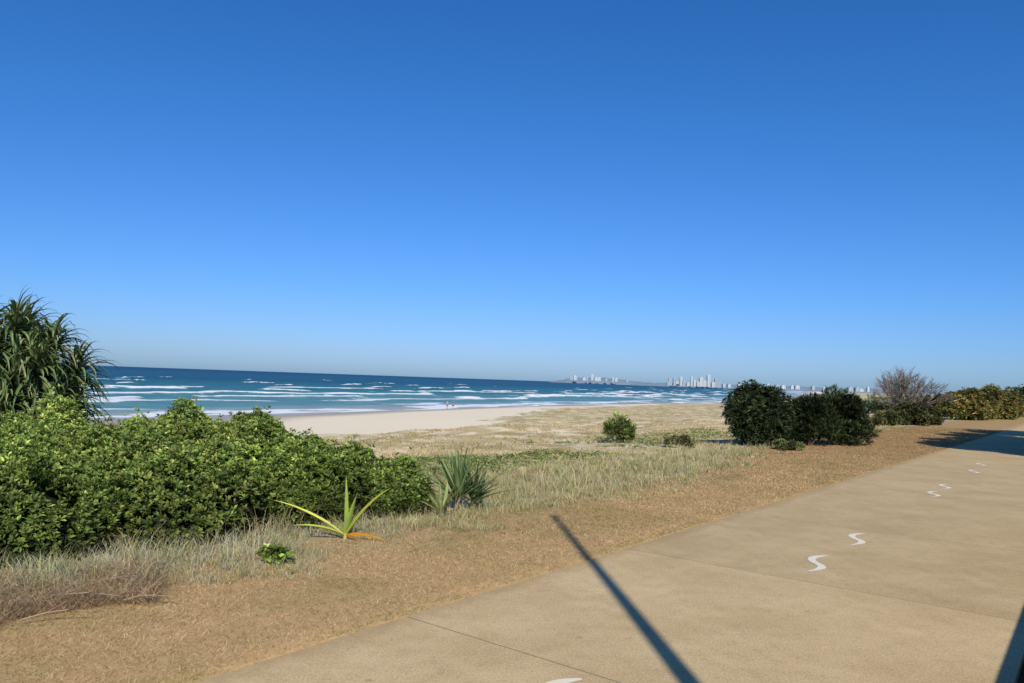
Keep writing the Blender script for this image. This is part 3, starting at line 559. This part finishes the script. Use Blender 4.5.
# ---------------------------------------------------------------- twigs on the ground at left
m_pt = simple('brown twig', (.30, .22, .15), .9, 30, .3)
for k, (a, b_, l, lab) in enumerate(((40, 606, .6, 'longest fallen twig at lower left'), (85, 594, .4, 'fallen twig right of the longest one'), (20, 628, .45, 'fallen twig nearest the lower left corner'), (125, 606, .35, 'short fallen twig at the right of the twig litter'))):
    p = P(a, b_); w = random.uniform(-.5, .6); d = Vector((math.cos(w), math.sin(w), .1)); mb = MB(); pts = [p + d * l * t + Vector((random.gauss(0, .012), random.gauss(0, .012), .04 + .03 * math.sin(t * 3))) for t in (0, .3, .6, 1)]
    mb.tube(pts, [.006, .005, .004, .002], 5); mb.tube([pts[1], pts[1] + Vector((l * .2, l * .15, .06))], [.003, .001], 4); mb.tube([pts[2], pts[2] + Vector((l * .15, -l * .15, .05))], [.003, .001], 4)
    tag(mb.build('fallen_twig', m_pt), lab, 'twig', 'fallen twigs at lower left')
# ---------------------------------------------------------------- two walkers on the beach
def person(px, py, shirt, shorts, label, ph):
    p = P(px, py); root = thing('person', label, 'person', p, 'people on the beach')
    def skin(name, vs, es, mat):
        bm = bmesh.new(); L_ = bm.verts.layers.skin.verify(); bv = []
        for i, (x, y, z, r) in enumerate(vs):
            q = bm.verts.new((x, y, z)); q[L_].radius = (r, r); q[L_].use_root = (i == 0); bv.append(q)
        for a, b_ in es: bm.edges.new((bv[a], bv[b_]))
        me = bpy.data.meshes.new(name); bm.to_mesh(me); me.materials.append(mat); o = bpy.data.objects.new(name, me); C.objects.link(o); o.parent = root
        o.modifiers.new('skin', 'SKIN'); sb = o.modifiers.new('sub', 'SUBSURF'); sb.levels = 1; sb.render_levels = 1; return o
    s = .16 * ph
    body = [(0, 0, .93, .13), (0, 0, 1.15, .12), (0, 0, 1.38, .14), (0, .01, 1.50, .055), (0, .02, 1.58, .075), (0, .01, 1.68, .085),
            (.17, 0, 1.40, .055), (.23, s, 1.14, .042), (.22, s + .1, .90, .032), (-.17, 0, 1.40, .055), (-.23, -s, 1.14, .042), (-.22, -s + .08, .90, .032),
            (.09, 0, .86, .085), (.10, s * 1.1, .48, .058), (.10, s * 1.0 - .05, .07, .038), (.10, s + .08, .03, .03), (-.09, 0, .86, .085), (-.10, -s * .8, .48, .058), (-.10, -s * 1.6, .08, .038), (-.10, -s * 1.6 + .12, .03, .03)]
    skin('body', body, [(0, 1), (1, 2), (2, 3), (3, 4), (4, 5), (2, 6), (6, 7), (7, 8), (2, 9), (9, 10), (10, 11), (0, 12), (12, 13), (13, 14), (14, 15), (0, 16), (16, 17), (17, 18), (18, 19)], simple('skin tone', (.45, .28, .2), .6))
    skin('shirt', [(0, 0, 1.0, .15), (0, 0, 1.2, .145), (0, 0, 1.39, .155), (.18, 0, 1.40, .07), (.225, s * .7, 1.2, .06), (-.18, 0, 1.40, .07), (-.225, -s * .7, 1.2, .06)], [(0, 1), (1, 2), (2, 3), (3, 4), (2, 5), (5, 6)], simple('shirt cloth', shirt))
    skin('shorts', [(0, 0, .95, .145), (.09, 0, .84, .105), (.10, s * .9, .6, .085), (-.09, 0, .84, .105), (-.10, -s * .7, .6, .085)], [(0, 1), (1, 2), (0, 3), (3, 4)], simple('shorts cloth', shorts))
    skin('hair', [(0, -.02, 1.66, .09), (0, -.01, 1.72, .08)], [(0, 1)], simple('hair', (.05, .03, .02)))
    root.rotation_euler = (0, 0, R(-35))
person(453, 409, (.10, .08, .09), (.05, .06, .1), 'tiny dark dressed person on the beach by the water, the right one', 1)
person(447, 409.5, (.3, .3, .34), (.1, .1, .1), 'tiny person in a grey top on the beach by the water, the left one', -1)
# ---------------------------------------------------------------- light
sd = bpy.data.lights.new('sun', 'SUN'); sd.energy = 5.0; sd.angle = R(.53); sd.color = (1, .93, .79); sun = bpy.data.objects.new('sun', sd); C.objects.link(sun)
dirv = Vector((sdir.x * math.cos(ELEV), sdir.y * math.cos(ELEV), -math.sin(ELEV))); sun.rotation_euler = dirv.to_track_quat('-Z', 'Y').to_euler(); sun.location = (3, -10, 12)
w = bpy.data.worlds.new('World'); S.world = w; w.use_nodes = True; nt = w.node_tree; bg = nt.nodes['Background']
sk = nt.nodes.new('ShaderNodeTexSky'); sk.sky_type = 'NISHITA'; sk.sun_disc = False; sk.sun_elevation = ELEV; sk.sun_rotation = math.atan2(-sdir.x, -sdir.y)
sk.air_density = 1.0; sk.dust_density = .5; sk.ozone_density = 3.0; sk.altitude = 0
sp = nt.nodes.new('ShaderNodeSeparateColor'); cm = nt.nodes.new('ShaderNodeCombineColor'); nt.links.new(sk.outputs[0], sp.inputs[0])
for i, (a_, g_) in enumerate(((.20, 1.41), (.655, 1.0), (1.17, .99))):
    nt.links.new(math_(nt, 'MULTIPLY', math_(nt, 'POWER', sp.outputs[i], g_), a_), cm.inputs[i])
nt.links.new(cm.outputs[0], bg.inputs[0]); bg.inputs[1].default_value = .11
S.view_settings.view_transform = 'Standard'; S.view_settings.look = 'None'; S.view_settings.exposure = 0
